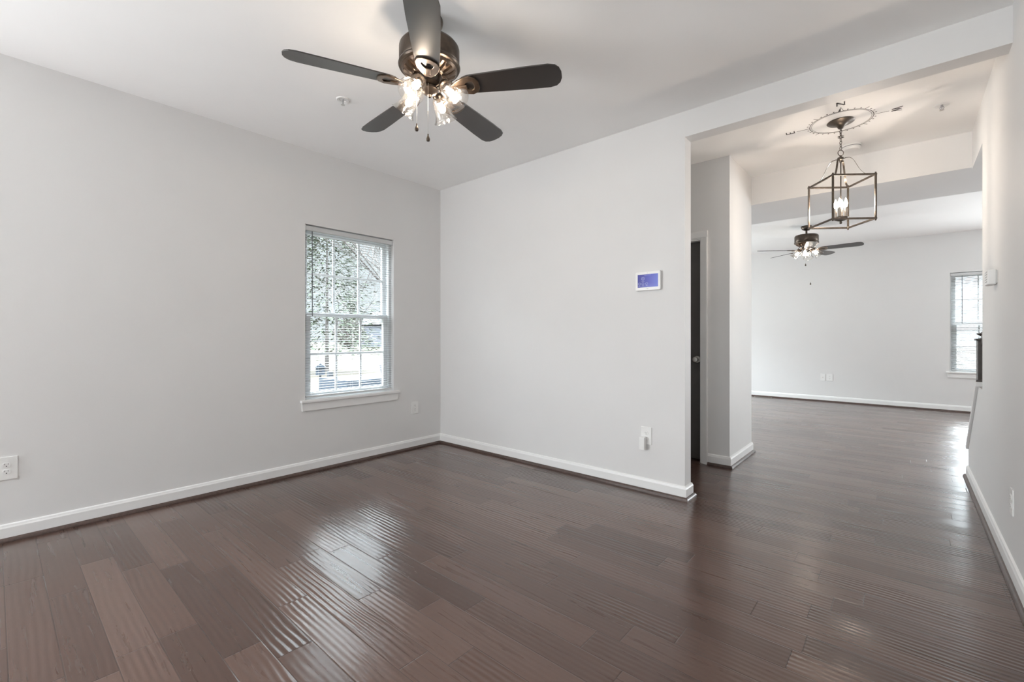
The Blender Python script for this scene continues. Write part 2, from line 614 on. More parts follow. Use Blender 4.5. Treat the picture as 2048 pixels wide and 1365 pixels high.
def window(name, hole, mtx, grid=True, sill=True, wall_t=0.17):
    """double hung window built in local axes: x along the wall, y up, z into the room"""
    w, h = hole
    root = bpy.data.objects.new(name, None)
    COL.objects.link(root)
    root.matrix_world = mtx
    struct(root)
    zf = -wall_t + 0.02                                       # outer side of the frame
    fr = MB()
    for lo, hi in (((0, 0, zf), (0.028, h, -0.05)), ((w - 0.028, 0, zf), (w, h, -0.05)),
                   ((0.028, h - 0.028, zf), (w - 0.028, h, -0.05)), ((0.028, 0, zf), (w - 0.028, 0.03, -0.05))):
        fr.box(lo, hi)
    fr.build('frame', M['vinyl'], root, bevel=0.002)
    mid = h * 0.493
    for nm, y0, y1, za, zb, rail in (('upper_sash', mid - 0.018, h - 0.028, zf + 0.012, zf + 0.044, 0.034),
                                     ('lower_sash', 0.03, mid + 0.018, zf + 0.050, zf + 0.084, 0.046)):
        x0, x1 = 0.028, w - 0.028
        s = MB()
        s.box((x0, y0, za), (x0 + rail, y1, zb)).box((x1 - rail, y0, za), (x1, y1, zb))
        s.box((x0 + rail, y0, za), (x1 - rail, y0 + 0.036, zb)).box((x0 + rail, y1 - 0.036, za), (x1 - rail, y1, zb))
        so = s.build(nm, M['vinyl'], root, bevel=0.002)
        zc = (za + zb) / 2
        MB().box((x0 + rail, y0 + 0.036, zc - 0.003), (x1 - rail, y1 - 0.036, zc + 0.003)).build('pane', M['pane'], so)
        if grid:
            g = MB()
            for k in (1, 2):
                xx = x0 + rail + (x1 - x0 - 2 * rail) * k / 3
                g.box((xx - 0.009, y0 + 0.036, zc - 0.008), (xx + 0.009, y1 - 0.036, zc + 0.008))
            yy = (y0 + y1) / 2
            g.box((x0 + rail, yy - 0.009, zc - 0.0079), (x1 - rail, yy + 0.009, zc + 0.0079))
            g.build('muntin', M['vinyl'], so)
    if sill:
        s = MB().prism([(-0.018, -0.05), (0.0, -0.05), (0.0, 0.030), (-0.004, 0.036), (-0.014, 0.036), (-0.018, 0.030)], 'x', -0.0, w)
        s.v, s.f = [], []
        # stool with horns past the opening, apron below
        s.box((0.0005, -0.004, -0.06), (w - 0.0005, 0.012, 0.0)).box((-0.045, -0.012, 0.0), (w + 0.055, 0.012, 0.036))
        s.build('stool', M['trim'], root, bevel=0.004)
        MB().prism([(-0.030, -0.082), (w + 0.036, -0.082), (w + 0.030 + 0.018, -0.012), (-0.036, -0.012)], 'z', 0.0, 0.016).build('apron', M['trim'], root, bevel=0.003)
    return root


m_w1 = frame((XL, W1[0], W1[2]), (0, 1, 0), (1, 0, 0))
m_w2 = frame((W2[0], YF, W2[2]), (1, 0, 0), (0, -1, 0))
window('window_1', (W1[1] - W1[0], W1[3] - W1[2]), m_w1)
window('window_2', (W2[1] - W2[0], W2[3] - W2[2]), m_w2)
for i, (xa, xb, za, zb) in enumerate(WR):
    window('window_%d' % (3 + i), (xb - xa, zb - za), frame((xb, YR, za), (-1, 0, 0), (0, 1, 0)))  # the second rear opening is unseen, added to light the hall
window('window_5', (WP[1] - WP[0], WP[3] - WP[2]), frame((WP[0], YF, WP[2]), (1, 0, 0), (0, -1, 0)), grid=False, sill=False)


window('window_7', (WA[1] - WA[0], WA[3] - WA[2]), frame((XL, WA[0], WA[2]), (0, 1, 0), (1, 0, 0)), grid=False)  # unseen window added so that light reaches the right wall
window('window_6', (WS[1] - WS[0], WS[3] - WS[2]), frame((XL, WS[0], WS[2]), (0, 1, 0), (1, 0, 0)), grid=False)  # unseen window added to brighten the far wall


def blind(label, hole, mtx, tilt, wand_x):
    w, h = hole
    root = thing('mini_blind', label, 'blind', mtx=mtx, group='white mini blinds in the windows')
    x0, x1 = 0.012, w - 0.012
    zc = -0.028
    MB().box((x0, h - 0.048, zc - 0.014), (x1, h - 0.010, zc + 0.016)).build('headrail', M['blind'], root, bevel=0.003)
    MB().box((0.002, h - 0.052, zc - 0.016), (x0, h - 0.004, zc + 0.018)).build('bracket', M['blind'], root, bevel=0.002)
    MB().box((x1, h - 0.052, zc - 0.016), (w - 0.002, h - 0.004, zc + 0.018)).build('bracket', M['blind'], root, bevel=0.002)
    s = MB()
    y = h - 0.066
    hw = 0.0125
    ct, stt = math.cos(R(tilt)), math.sin(R(tilt))
    while y > 0.052:
        top, bot = [], []
        for q in (-1, -0.35, 0.35, 1):
            crown = 0.0016 * (1 - q * q)
            yy, zz = crown, q * hw
            for lst, dy in ((top, 0.0004), (bot, -0.0004)):
                lst.append((y + (yy + dy) * ct - zz * stt, zc + zz * ct + (yy + dy) * stt))
        s.prism(top + bot[::-1], 'x', x0, x1)
        y -= 0.0215
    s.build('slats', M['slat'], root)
    MB().box((x0, 0.026, zc - 0.012), (x1, 0.042, zc + 0.012)).build('bottom_rail', M['blind'], root, bevel=0.003)
    for xx in (0.12, w / 2, w - 0.12):
        MB().cyl((xx, 0.04, zc + 0.0135), (xx, h - 0.045, zc + 0.0135), 0.0006, 6).cyl((xx, 0.04, zc - 0.0135), (xx, h - 0.045, zc - 0.0135), 0.0006, 6).build('ladder_cord', M['cord'], root)
    wd = MB().cyl((wand_x, h - 0.78, zc + 0.024), (wand_x, h - 0.055, zc + 0.022), 0.0042, 6).build('wand', M['wand'], root)
    MB().tube([(wand_x, h - 0.03, zc + 0.0155), (wand_x, h - 0.045, zc + 0.022), (wand_x, h - 0.056, zc + 0.022)], 0.0016, 6).build('hook', M['blind'], wd)
    MB().cyl((w - 0.075, h - 1.02, zc + 0.020), (w - 0.075, h - 0.045, zc + 0.017), 0.0012, 6).lathe([(0.002, 0), (0.006, 0.006), (0.005, 0.03), (0.0015, 0.036)], 12, Matrix.Translation((w - 0.075, h - 1.05, zc + 0.020)) @ Matrix.Rotation(R(-90), 4, 'X')).build('lift_cord', M['cord'], root)
    return root


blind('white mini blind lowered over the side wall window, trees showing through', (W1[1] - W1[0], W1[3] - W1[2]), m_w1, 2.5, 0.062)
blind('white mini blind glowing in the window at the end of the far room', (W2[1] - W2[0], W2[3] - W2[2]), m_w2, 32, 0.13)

# ------------------------------------------------------------------ closet door
door = bpy.data.objects.new('door_1', None)
COL.objects.link(door)
struct(door)
door.location = (DX1 - 0.02, 4.335, 0)
mb = MB().box((DX0 - DX1 + 0.043, -0.02, 0.012), (-0.003, 0.018, 2.042))
mb.build('door_slab', M['door'], door, bevel=0.002)
kn = MB().lathe([(0, 0), (0.032, 0), (0.032, 0.004), (0.028, 0.008), (0.012, 0.010), (0.011, 0.03), (0.018, 0.036), (0.0265, 0.046), (0.027, 0.056), (0.02, 0.064), (0, 0.067)], 28,
                 Matrix.Translation((-0.06, -0.02, 0.94)) @ Matrix.Rotation(R(90), 4, 'X')).build('door_handle', M['nickel'], door, smooth=True)
mb = MB()                                                # jambs
mb.box((DX1 - 0.02, 4.24, 0), (DX1, 4.36, 2.045)).box((DX0, 4.24, 0), (DX0 + 0.02, 4.36, 2.045)).box((DX0, 4.24, 2.045), (DX1, 4.36, 2.065))
mb.box((DX1 - 0.032, 4.25, 0), (DX1 - 0.02, 4.313, 2.045)).box((DX0 + 0.02, 4.25, 0), (DX0 + 0.032, 4.313, 2.045)).box((DX0 + 0.032, 4.25, 2.033), (DX1 - 0.032, 4.313, 2.045))
struct(mb.build('trim_8', M['trim']))
mb = MB()                                                # casing
for pr in ([(0.003, 0), (0.06, 0), (0.06, 0.017), (0.05, 0.019), (0.02, 0.013), (0.003, 0.009)],):
    mb.prism([(DX1 + d - 0.020, 4.24 - e) for d, e in pr], 'z', 0, 2.051)
    mb.prism([(DX0 - d + 0.020, 4.24 - e) for d, e in pr], 'z', 0, 2.051)
    mb.prism([(4.24 - e, 2.050 + d) for d, e in pr], 'x', DX0 - 0.040, DX1 + 0.040)
struct(mb.build('trim_9', M['trim']))

# ------------------------------------------------------------------ ceiling fans


def make_fan(label, loc, blade_a, shade_a, chains, group, bulb='bulb'):
    root = thing('ceiling_fan', label, 'ceiling fan', loc, 0, group)
    B = M['bronze']
    # heights below the ceiling
    MB().lathe([(0.0, 0), (0.066, 0), (0.068, -0.012), (0.064, -0.03), (0.05, -0.05), (0.03, -0.062), (0.018, -0.066), (0, -0.066)], 36).build('canopy', B, root, True)
    MB().lathe([(0.0125, -0.05), (0.0125, -0.13), (0.024, -0.132), (0.026, -0.15), (0.026, -0.16)], 20).build('downrod', B, root, True)
    mo = MB().lathe([(0, -0.122), (0.05, -0.122), (0.11, -0.126), (0.137, -0.132), (0.147, -0.145), (0.149, -0.152), (0.149, -0.222), (0.146, -0.226), (0.151, -0.230), (0.153, -0.238), (0.149, -0.246), (0.140, -0.250), (0.0, -0.250)], 64).build('motor_housing', B, root, True)
    # fluted underside
    v, f = [], []
    n = 144
    prof = [(0.138, -0.252, 0), (0.130, -0.262, 0), (0.124, -0.268, 1), (0.106, -0.277, 1), (0.086, -0.285, 1), (0.080, -0.287, 0), (0.074, -0.287, 0), (0.0, -0.284, 0)]
    for r, z, q in prof:
        for k in range(n):
            a = 2 * PI * k / n
            z2 = z - (0.002 * q if (k % 8) < 4 else -0.012 * q)
            r2 = r * (1.012 if q and (k % 8) < 4 else 1)
            v.append((r2 * math.cos(a), r2 * math.sin(a), z2))
    for i in range(len(prof) - 1):
        for k in range(n):
            f.append((i * n + k, i * n + (k + 1) % n, (i + 1) * n + (k + 1) % n, (i + 1) * n + k))
    MB().add(v, f).build('flywheel_cover', M['iron'], mo, True)
    MB().lathe([(0.072, -0.280), (0.060, -0.290), (0.056, -0.300), (0.056, -0.322), (0.060, -0.326), (0.050, -0.334), (0.030, -0.340), (0, -0.341)], 36).build('switch_housing', B, root, True)
    # blades
    pitch, thick = math.tan(R(12)), 0.006
    for k in range(5):
        ang = R(blade_a + 72 * k)
        T = Matrix.Rotation(ang, 4, 'Z')
        out = []
        r0, r1 = 0.165, 0.66
        left = [(r0, 0.030), (r0 + 0.012, 0.046), (r0 + 0.04, 0.056), (0.35, 0.063), (0.50, 0.069), (0.600, 0.070), (0.633, 0.062), (0.651, 0.044), (0.660, 0.018)]
        out = left + [(x, -y) for x, y in reversed(left)]
        zz = -0.343

        def Z(x, y, d=0.0):
            return T @ Vector((x, y, zz - pitch * y + d))
        m_ = len(out)
        vs = [Z(x, y, thick / 2) for x, y in out] + [Z(x, y, -thick / 2) for x, y in out]
        fs = [tuple(range(m_)), tuple(range(m_, 2 * m_))[::-1]] + [(i, (i + 1) % m_, m_ + (i + 1) % m_, m_ + i) for i in range(m_)]
        bl = MB().add(vs, fs).build('blade', M['blade'], root, bevel=0.0015)
        # iron: neck from the motor, then an open leaf-shaped plate under the blade root
        ib = MB()
        neck = [(0.068, -0.286), (0.090, -0.298), (0.115, -0.330), (0.14, zz - 0.008), (0.195, zz - 0.010)]
        for (xa, za), (xb, zb) in zip(neck, neck[1:]):
            ib.add([T @ Vector(p) for p in ((xa, -0.012, za), (xa, 0.012, za), (xb, 0.012, zb - pitch * 0.012), (xb, -0.012, zb + pitch * 0.012),
                                            (xa, -0.012, za - 0.007), (xa, 0.012, za - 0.007), (xb, 0.012, zb - 0.007 - pitch * 0.012), (xb, -0.012, zb - 0.007 + pitch * 0.012))],
                   [(3, 2, 1, 0), (4, 5, 6, 7), (0, 1, 5, 4), (1, 2, 6, 5), (2, 3, 7, 6), (3, 0, 4, 7)])
        outer = [(0.118, 0.014), (0.145, 0.034), (0.180, 0.050), (0.215, 0.056), (0.243, 0.044), (0.256, 0.018)]
        inner = [(0.185, 0.013), (0.192, 0.020), (0.203, 0.026), (0.214, 0.029), (0.224, 0.024), (0.230, 0.010)]
        oo = outer + [(x, -y) for x, y in reversed(outer)]
        ii = inner + [(x, -y) for x, y in reversed(inner)]
        q = len(oo)
        vs = [Z(x, y, -0.0031) for x, y in oo] + [Z(x, y, -0.0031) for x, y in ii] + [Z(x, y, -0.010) for x, y in oo] + [Z(x, y, -0.010) for x, y in ii]
        fs = []
        for i in range(q):
            j = (i + 1) % q
            fs += [(i, j, q + j, q + i), (2 * q + i, 3 * q + i, 3 * q + j, 2 * q + j), (i, 2 * q + i, 2 * q + j, j), (q + i, q + j, 3 * q + j, 3 * q + i)]
        ib.add(vs, fs)
        ib.build('blade_iron', M['iron'], bl, bevel=0.0015)
    # light kit
    lf = MB().lathe([(0, -0.338), (0.028, -0.338), (0.042, -0.342), (0.044, -0.354), (0.030, -0.370), (0.012, -0.378), (0.008, -0.388), (0, -0.392)], 32)
    lfo = lf.build('light_fitter', B, root, True)
    for k in range(4):
        a = R(shade_a + 90 * k)
        d = Vector((math.cos(a), math.sin(a), 0))
        MB().tube([d * 0.034 + Vector((0, 0, -0.346)), d * 0.055 + Vector((0, 0, -0.336)), d * 0.070 + Vector((0, 0, -0.336)), d * 0.080 + Vector((0, 0, -0.344))], 0.008, 10).build('light_arm', B, lfo, True)
        # shade axis: outward and down
        til = R(40)
        ax = (d * math.sin(til) + Vector((0, 0, -math.cos(til)))).normalized()
        o = d * 0.076 + Vector((0, 0, -0.336))
        T = Matrix.Translation(o) @ ax.to_track_quat('Z', 'Y').to_matrix().to_4x4()
        prof = [(0.026, 0.012), (0.034, 0.018), (0.0385, 0.030), (0.040, 0.055), (0.042, 0.080), (0.047, 0.103), (0.056, 0.122), (0.064, 0.132)]
        inner = [(r - 0.0025, z) for r, z in prof]
        full = prof + inner[::-1] + [prof[0]]
        sh = MB().lathe(full, 40, T, cap=False).build('lamp_shade', M['shade'], root, True)
        MB().lathe([(0, -0.006), (0.022, -0.004), (0.028, 0.004), (0.028, 0.016), (0.017, 0.020), (0.016, 0.038), (0, 0.040)], 24, T).build('socket', B, sh, True)
        MB().lathe([(0, 0.036), (0.009, 0.038), (0.011, 0.048), (0.0165, 0.062), (0.018, 0.072), (0.0145, 0.083), (0.007, 0.090), (0, 0.091)], 20, T).build('bulb', M[bulb], sh, True)
    for (cx, cy, zl) in chains:
        ch = MB()
        z0 = -0.345
        pts = [(cx * 0.55, cy * 0.55, z0), (cx * 0.98, cy * 0.98, z0 - 0.004), (cx, cy, z0 - 0.02), (cx, cy, -zl + 0.03)]
        ch.tube(pts, 0.0008, 6)
        co = ch.build('pull_chain', M['nickel'], root, True)
        MB().lathe([(0, 0.034), (0.003, 0.033), (0.0035, 0.024), (0.0075, 0.014), (0.0095, 0.006), (0.0075, -0.002), (0, -0.005)], 16, Matrix.Translation((cx, cy, -zl))).build('fob', M['bronze'], co, True)
    return root


FX, FY = -1.80, 1.438


def at(dirx, r):
    return (r * math.cos(R(dirx)), r * math.sin(R(dirx)))


ca, cb = at(266, 0.075), at(315, 0.062)
make_fan('large dark five-blade ceiling fan with lit glass shades in the near room', (FX, FY, ZC), 246.5, 289,
         [(*ca, 0.578), (*cb, 0.632)], 'matching ceiling fans')
ca, cb = at(270, 0.072), at(330, 0.062)
make_fan('small-looking ceiling fan seen beyond the lantern in the far room', (-1.085, 7.72, ZC), -3, 270,
         [(*ca, 0.58), (*cb, 0.85)], 'matching ceiling fans', 'bulb_dim')

# ------------------------------------------------------------------ hanging lantern
LX, LY = -0.364, 4.118
LA = R(37.3)
lan = thing('lantern_pendant', 'square open-frame metal lantern with lit candle bulbs hung from a chain', 'pendant light', (LX, LY, ZC))
LM = M['lantern']


def lz(z):
    return z - ZC


MB().lathe([(0, 0), (0.083, 0), (0.086, -0.004), (0.080, -0.009), (0.05, -0.018), (0.024, -0.034), (0.016, -0.05), (0.010, -0.054), (0, -0.054)], 40).build('canopy', LM, lan, True)
ch = MB()
zc, k = lz(2.690), 0
while zc > lz(2.545):
    pts = []
    for j in range(14):
        a = 2 * PI * j / 14
        u, w = 0.0075 * math.cos(a), 0.0135 * math.sin(a)
        c45 = math.cos(LA + 0.4 + (PI / 2) * (k % 2)), math.sin(LA + 0.4 + (PI / 2) * (k % 2))
        pts.append((u * c45[0], u * c45[1], zc + w))
    ch.tube(pts, 0.0019, 6, closed=True)
    zc -= 0.0205
    k += 1
ch.build('chain', LM, lan, True)
ring = MB()
ring.tube([(0.0205 * math.cos(R(41)) * math.cos(a), 0.0205 * math.sin(R(41)) * math.cos(a), lz(2.512) + 0.0205 * math.sin(a)) for a in [2 * PI * j / 24 for j in range(24)]], 0.0026, 8, closed=True)
ring.build('hanging_loop', LM, lan, True)
MB().lathe([(0, lz(2.494)), (0.007, lz(2.492)), (0.009, lz(2.482)), (0.018, lz(2.476)), (0.018, lz(2.462)), (0.010, lz(2.456)), (0.007, lz(2.44)), (0, lz(2.44))], 20).build('hub', LM, lan, True)
hs = 0.1445
cor = []
for sx, sy in ((-1, -1), (1, -1), (1, 1), (-1, 1)):
    x, y = sx * hs, sy * hs
    cor.append((x * math.cos(LA) - y * math.sin(LA), x * math.sin(LA) + y * math.cos(LA)))
ZT_, ZB_ = lz(2.302), lz(1.990)
for nm, z in (('top_rail', ZT_), ('bottom_rail', ZB_)):
    for i in range(4):
        p, q = Vector((*cor[i], z)), Vector((*cor[(i + 1) % 4], z))
        MB().bar(p, q, 0.009, 0.013).build(nm, LM, lan, bevel=0.001)
for x, y in cor:
    mb = MB()
    d = Matrix.Translation((x, y, 0)) @ Matrix.Rotation(LA, 4, 'Z')
    w = 0.0055
    vs = [d @ Vector((sx * w, sy * w, z)) for z in (ZB_, ZT_) for sx, sy in ((-1, -1), (1, -1), (1, 1), (-1, 1))]
    mb.add(vs, [(3, 2, 1, 0), (4, 5, 6, 7), (0, 1, 5, 4), (1, 2, 6, 5), (2, 3, 7, 6), (3, 0, 4, 7)])
    po = mb.build('post', LM, lan, bevel=0.001)
    for z0, sg in ((ZT_, 1), (ZB_, -1)):
        MB().lathe([(0.008, z0 - 0.007 * sg), (0.0095, z0), (0.008, z0 + 0.007 * sg), (0.005, z0 + 0.008 * sg), (0.0062, z0 + 0.012 * sg), (0.004, z0 + 0.0155 * sg), (0, z0 + 0.0165 * sg)], 14, Matrix.Translation((x, y, 0))).build('corner_knob', LM, po, True)
prof = [(0.014, 2.466), (0.032, 2.469), (0.052, 2.465), (0.068, 2.453), (0.082, 2.432), (0.094, 2.405), (0.107, 2.376), (0.122, 2.349), (0.140, 2.326), (0.158, 2.314), (0.18, 2.308), (0.203, 2.306)]
for i, (x, y) in enumerate(cor):
    d = Vector((x, y, 0)).normalized()
    s = Vector((-d.y, d.x, 0))
    vs, fs = [], []
    for j, (r, z) in enumerate(prof):
        a_, b_ = prof[max(j - 1, 0)], prof[min(j + 1, len(prof) - 1)]
        tn = Vector((b_[0] - a_[0], b_[1] - a_[1])).normalized()
        nn = d * -tn.y + Vector((0, 0, tn.x))
        c0 = d * r + Vector((0, 0, lz(z)))
        for sw, tt in ((-1, -1), (1, -1), (1, 1), (-1, 1)):
            vs.append(c0 + s * sw * 0.0062 + nn * tt * 0.0011)
    for j in range(len(prof) - 1):
        for q in range(4):
            fs.append((j * 4 + q, j * 4 + (q + 1) % 4, j * 4 + 4 + (q + 1) % 4, j * 4 + 4 + q))
    fs += [(0, 1, 2, 3), tuple(len(vs) - 4 + q for q in range(4))]
    MB().add(vs, fs).build('scroll_arm', LM, lan, True)
MB().cyl((0, 0, lz(2.45)), (0, 0, lz(2.02)), 0.0042, 12).build('center_rod', LM, lan, True)
tr = MB().lathe([(0, lz(2.034)), (0.046, lz(2.034)), (0.048, lz(2.030)), (0.040, lz(2.018)), (0.022, lz(2.010)), (0.008, lz(2.006)), (0.006, lz(2.002)), (0.009, lz(1.996)), (0.006, lz(1.988)), (0, lz(1.986))], 32).build('candle_tray', LM, lan, True)
for k in range(4):
    a = LA + R(45 + 90 * k)
    x, y = 0.031 * math.cos(a), 0.031 * math.sin(a)
    c = MB().lathe([(0, lz(2.032)), (0.0125, lz(2.032)), (0.0125, lz(2.038)), (0.009, lz(2.040)), (0.009, lz(2.106)), (0, lz(2.106))], 18, Matrix.Translation((x, y, 0))).build('candle', M['lantern_light'], lan, True)
    MB().lathe([(0.004, lz(2.106)), (0.0075, lz(2.112)), (0.0115, lz(2.126)), (0.011, lz(2.138)), (0.006, lz(2.156)), (0.001, lz(2.172))], 16, Matrix.Translation((x, y, 0))).build('bulb', M['candle_bulb'], c, True)

# ------------------------------------------------------------------ compass decal on the foyer ceiling
dec = thing('compass_decal', 'thin black compass rose decal on the ceiling round the lantern canopy', 'wall decal', (LX, LY, ZC), R(5.0))
zt, zb_ = -0.0001, -0.0011


def ringmb(r0, r1, n=96):
    v, f = [], []
    for r, z in ((r0, zt), (r1, zt), (r1, zb_), (r0, zb_)):
        for k in range(n):
            a = 2 * PI * k / n
            v.append((r * math.cos(a), r * math.sin(a), z))
    for i in range(4):
        for k in range(n):
            f.append((i * n + k, i * n + (k + 1) % n, ((i + 1) % 4) * n + (k + 1) % n, ((i + 1) % 4) * n + k))
    return MB().add(v, f)


ringmb(0.1895, 0.1935).build('ring', M['decal'], dec)
ringmb(0.1800, 0.1820).build('ring', M['decal'], dec)


def stroke(mb, p, q, w):
    p, q = Vector(p), Vector(q)
    d = (q - p).normalized()
    s = Vector((-d.y, d.x)) * w / 2
    e = d * w * 0.3
    c4 = [p - e - s, p - e + s, q + e + s, q + e - s]
    mb.add([(*c, zt) for c in c4] + [(*c, zb_) for c in c4], [(0, 1, 2, 3), (7, 6, 5, 4), (0, 4, 5, 1), (1, 5, 6, 2), (2, 6, 7, 3), (3, 7, 4, 0)])


for k in range(32):
    a = 2 * PI * k / 32
    if k % 8 == 0:
        continue
    mb = MB()
    r0, r1, w = (0.196, 0.226, 0.003) if k % 4 == 0 else (0.203, 0.209, 0.007)
    stroke(mb, (r0 * math.cos(a), r0 * math.sin(a)), (r1 * math.cos(a), r1 * math.sin(a)), w)
    mb.build('tick', M['decal'], dec)
LET = {'N': [((-.4, -.5), (-.4, .5), .1), ((-.4, .5), (.4, -.5), .16), ((.4, -.5), (.4, .5), .1)],
       'E': [((-.3, -.5), (-.3, .5), .15), ((-.3, .5), (.35, .5), .1), ((-.3, 0), (.2, 0), .09), ((-.3, -.5), (.35, -.5), .1)],
       'S': [((.32, .34), (.12, .5), .1), ((.12, .5), (-.15, .5), .11), ((-.15, .5), (-.32, .3), .13), ((-.32, .3), (-.2, .08), .14), ((-.2, .08), (.2, -.08), .15), ((.2, -.08), (.32, -.3), .14), ((.32, -.3), (.15, -.5), .13), ((.15, -.5), (-.15, -.5), .11), ((-.15, -.5), (-.32, -.34), .1)],
       'W': [((-.6, .5), (-.3, -.5), .15), ((-.3, -.5), (0, .42), .09), ((0, .42), (.3, -.5), .15), ((.3, -.5), (.6, .5), .09)]}
for ch_, ang in (('N', -90), ('E', 180), ('S', 90), ('W', 0)):
    o = Vector((math.cos(R(ang)), math.sin(R(ang))))
    rt = Vector((-o.y, o.x))                               # to the right when looking up with o at the top
    rt = Vector((0, 0, 1)).cross(Vector((o.x, o.y, 0))).to_2d()
    hgt = 0.052
    mb = MB()
    for p, q, w in LET[ch_]:
        P = [o * (0.318 + y * hgt) + rt * (x * hgt) for x, y in (p, q)]
        stroke(mb, P[0], P[1], w * hgt * 1.35)
    tag(mb.build('letter', M['decal'], dec), 'letter ' + ch_)
    mb = MB()
    if ch_ == 'N':
        t0, t1 = 0.192, 0.262
        tri = [o * t1, o * t0 + rt * 0.0, o * t0 - rt * 0.016]
        mb.add([(*p, zt) for p in tri] + [(*p, zb_) for p in tri], [(0, 1, 2), (5, 4, 3), (0, 3, 4, 1), (1, 4, 5, 2), (2, 5, 3, 0)])
        stroke(mb, o * t1, o * t0 + rt * 0.016, 0.002)
    else:
        stroke(mb, o * 0.194, o * 0.275, 0.0028)
    mb.build('pointer', M['decal'], dec)

# ------------------------------------------------------------------ ceiling fittings


def sprinkler(label, x, y):
    r = thing('sprinkler_head', label, 'sprinkler', (x, y, ZC), 0, 'fire sprinkler heads')
    MB().lathe([(0.0, -0.0005), (0.022, -0.0005), (0.024, -0.004), (0.038, -0.007), (0.042, -0.004), (0.0425, 0.0)], 32, cap=False).build('escutcheon', M['plastic'], r, True)
    f = MB().cyl((0, 0, -0.001), (0, 0, -0.014), 0.007, 12)
    f.tube([(0.007, 0, -0.012), (0.011, 0, -0.024), (0.002, 0, -0.036)], 0.0018, 6).tube([(-0.007, 0, -0.012), (-0.011, 0, -0.024), (-0.002, 0, -0.036)], 0.0018, 6).cyl((0, 0, -0.014), (0, 0, -0.036), 0.0022, 8)
    f.build('frame_arms', M['grey_plastic'], r, True)
    MB().lathe([(0, -0.036), (0.013, -0.036), (0.013, -0.0375), (0, -0.039)], 16).build('deflector', M['nickel'], r, True)


sprinkler('round white fire sprinkler on the near ceiling beside the large fan', -2.842, 1.541)
sprinkler('round fire sprinkler on the foyer ceiling beyond the W of the compass', 0.185, 4.272)
sm = thing('smoke_detector', 'round white smoke detector on the ceiling behind the lantern chain', 'smoke detector', (-0.345, 4.69, ZC))
MB().lathe([(0, 0), (0.068, 0), (0.070, -0.008), (0.066, -0.012), (0.064, -0.030), (0.054, -0.040), (0.02, -0.044), (0, -0.044)], 40).build('housing', M['plastic'], sm, True)
MB().lathe([(0.0655, -0.012), (0.0675, -0.014), (0.0675, -0.017), (0.0655, -0.019)], 40, cap=False).build('vent_ring', M['grey_plastic'], sm, True)

# ------------------------------------------------------------------ wall plates


def rrect(w, h, r, n=4):
    pts = []
    for cx, cy, a0 in ((w / 2 - r, h / 2 - r, 0), (-w / 2 + r, h / 2 - r, 90), (-w / 2 + r, -h / 2 + r, 180), (w / 2 - r, -h / 2 + r, 270)):
        for k in range(n + 1):
            a = R(a0 + 90 * k / n)
            pts.append((cx + r * math.cos(a), cy + r * math.sin(a)))
    return pts


def outlet(label, mtx, w=0.080, h=0.128, kind='duplex', group='white duplex outlets on the walls'):
    r = thing('wall_outlet' if kind == 'duplex' else 'coax_plate', label, 'outlet' if kind == 'duplex' else 'wall plate', mtx=mtx, group=group if kind == 'duplex' else None)
    MB().prism(rrect(w, h, 0.004), 'z', 0, 0.0062).build('cover_plate', M['plastic'], r, bevel=0.0025)
    if kind == 'duplex':
        for s in (-1, 1):
            cy = s * 0.0195
            poly = [(0.0165 * math.cos(a), cy + max(-0.0138, min(0.0138, 0.0165 * math.sin(a)))) for a in [2 * PI * k / 28 for k in range(28)]]
            rc = MB().prism(poly, 'z', 0.0055, 0.0085).build('receptacle', M['plastic'], r, bevel=0.0006)
            MB().box((-0.0075, cy + 0.001, 0.0084), (-0.0055, cy + 0.0085, 0.0088)).build('slot', M['black'], rc)
            MB().box((0.0055, cy + 0.002, 0.0084), (0.0075, cy + 0.0085, 0.0088)).build('slot', M['black'], rc)
            MB().lathe([(0, 0.0084), (0.0026, 0.0084), (0.0026, 0.0088), (0, 0.0088)], 12, Matrix.Translation((0, cy - 0.0065, 0))).build('slot', M['black'], rc)
        MB().lathe([(0, 0.006), (0.003, 0.006), (0.0026, 0.0072), (0, 0.0074)], 12).build('screw', M['plastic'], r, True)
    else:
        MB().lathe([(0, 0.006), (0.007, 0.006), (0.007, 0.009), (0.0045, 0.009), (0.0045, 0.017), (0, 0.017)], 16).build('coax_jack', M['nickel'], r, True)
        for s in (-1, 1):
            MB().lathe([(0, 0.006), (0.003, 0.006), (0.0026, 0.0072), (0, 0.0074)], 12, Matrix.Translation((0, s * 0.042, 0))).build('screw', M['plastic'], r, True)
    return r


U_L, N_L = (0, 1, 0), (1, 0, 0)
U_M, N_M = (1, 0, 0), (0, -1, 0)
U_R, N_R = (0, -1, 0), (-1, 0, 0)
outlet('white duplex outlet low on the side wall at the photo edge', frame((XL, 0.052, 0.412), U_L, N_L), 0.088, 0.130)
outlet('white duplex outlet under the window sill corner beside the room corner', frame((XL, 2.863, 0.420), U_L, N_L), 0.084, 0.128)
outlet('white duplex outlet with a white adapter plugged in, below the alarm panel', frame((-1.460, YM, 0.415), U_M, N_M), 0.084, 0.130)
outlet('white duplex outlet seen edge-on on the near wall by the camera', frame((XR, 3.205, 0.366), U_R, N_R), 0.080, 0.125)
outlet('white duplex outlet on the far room wall, beside the coax plate', frame((-1.008, YF, 0.428), U_M, N_M), 0.090, 0.124)
outlet('narrow white coax jack plate on the far room wall', frame((-1.108, YF, 0.425), U_M, N_M), 0.074, 0.124, kind='coax')
ad = thing('plug_adapter', 'white plug-in adapter in the lower socket of the outlet under the alarm panel', 'adapter', mtx=frame((-1.475, YM, 0.362), U_M, N_M))
MB().prism(rrect(0.040, 0.094, 0.006), 'z', 0.0125, 0.052).build('body', M['plastic'], ad, bevel=0.003)
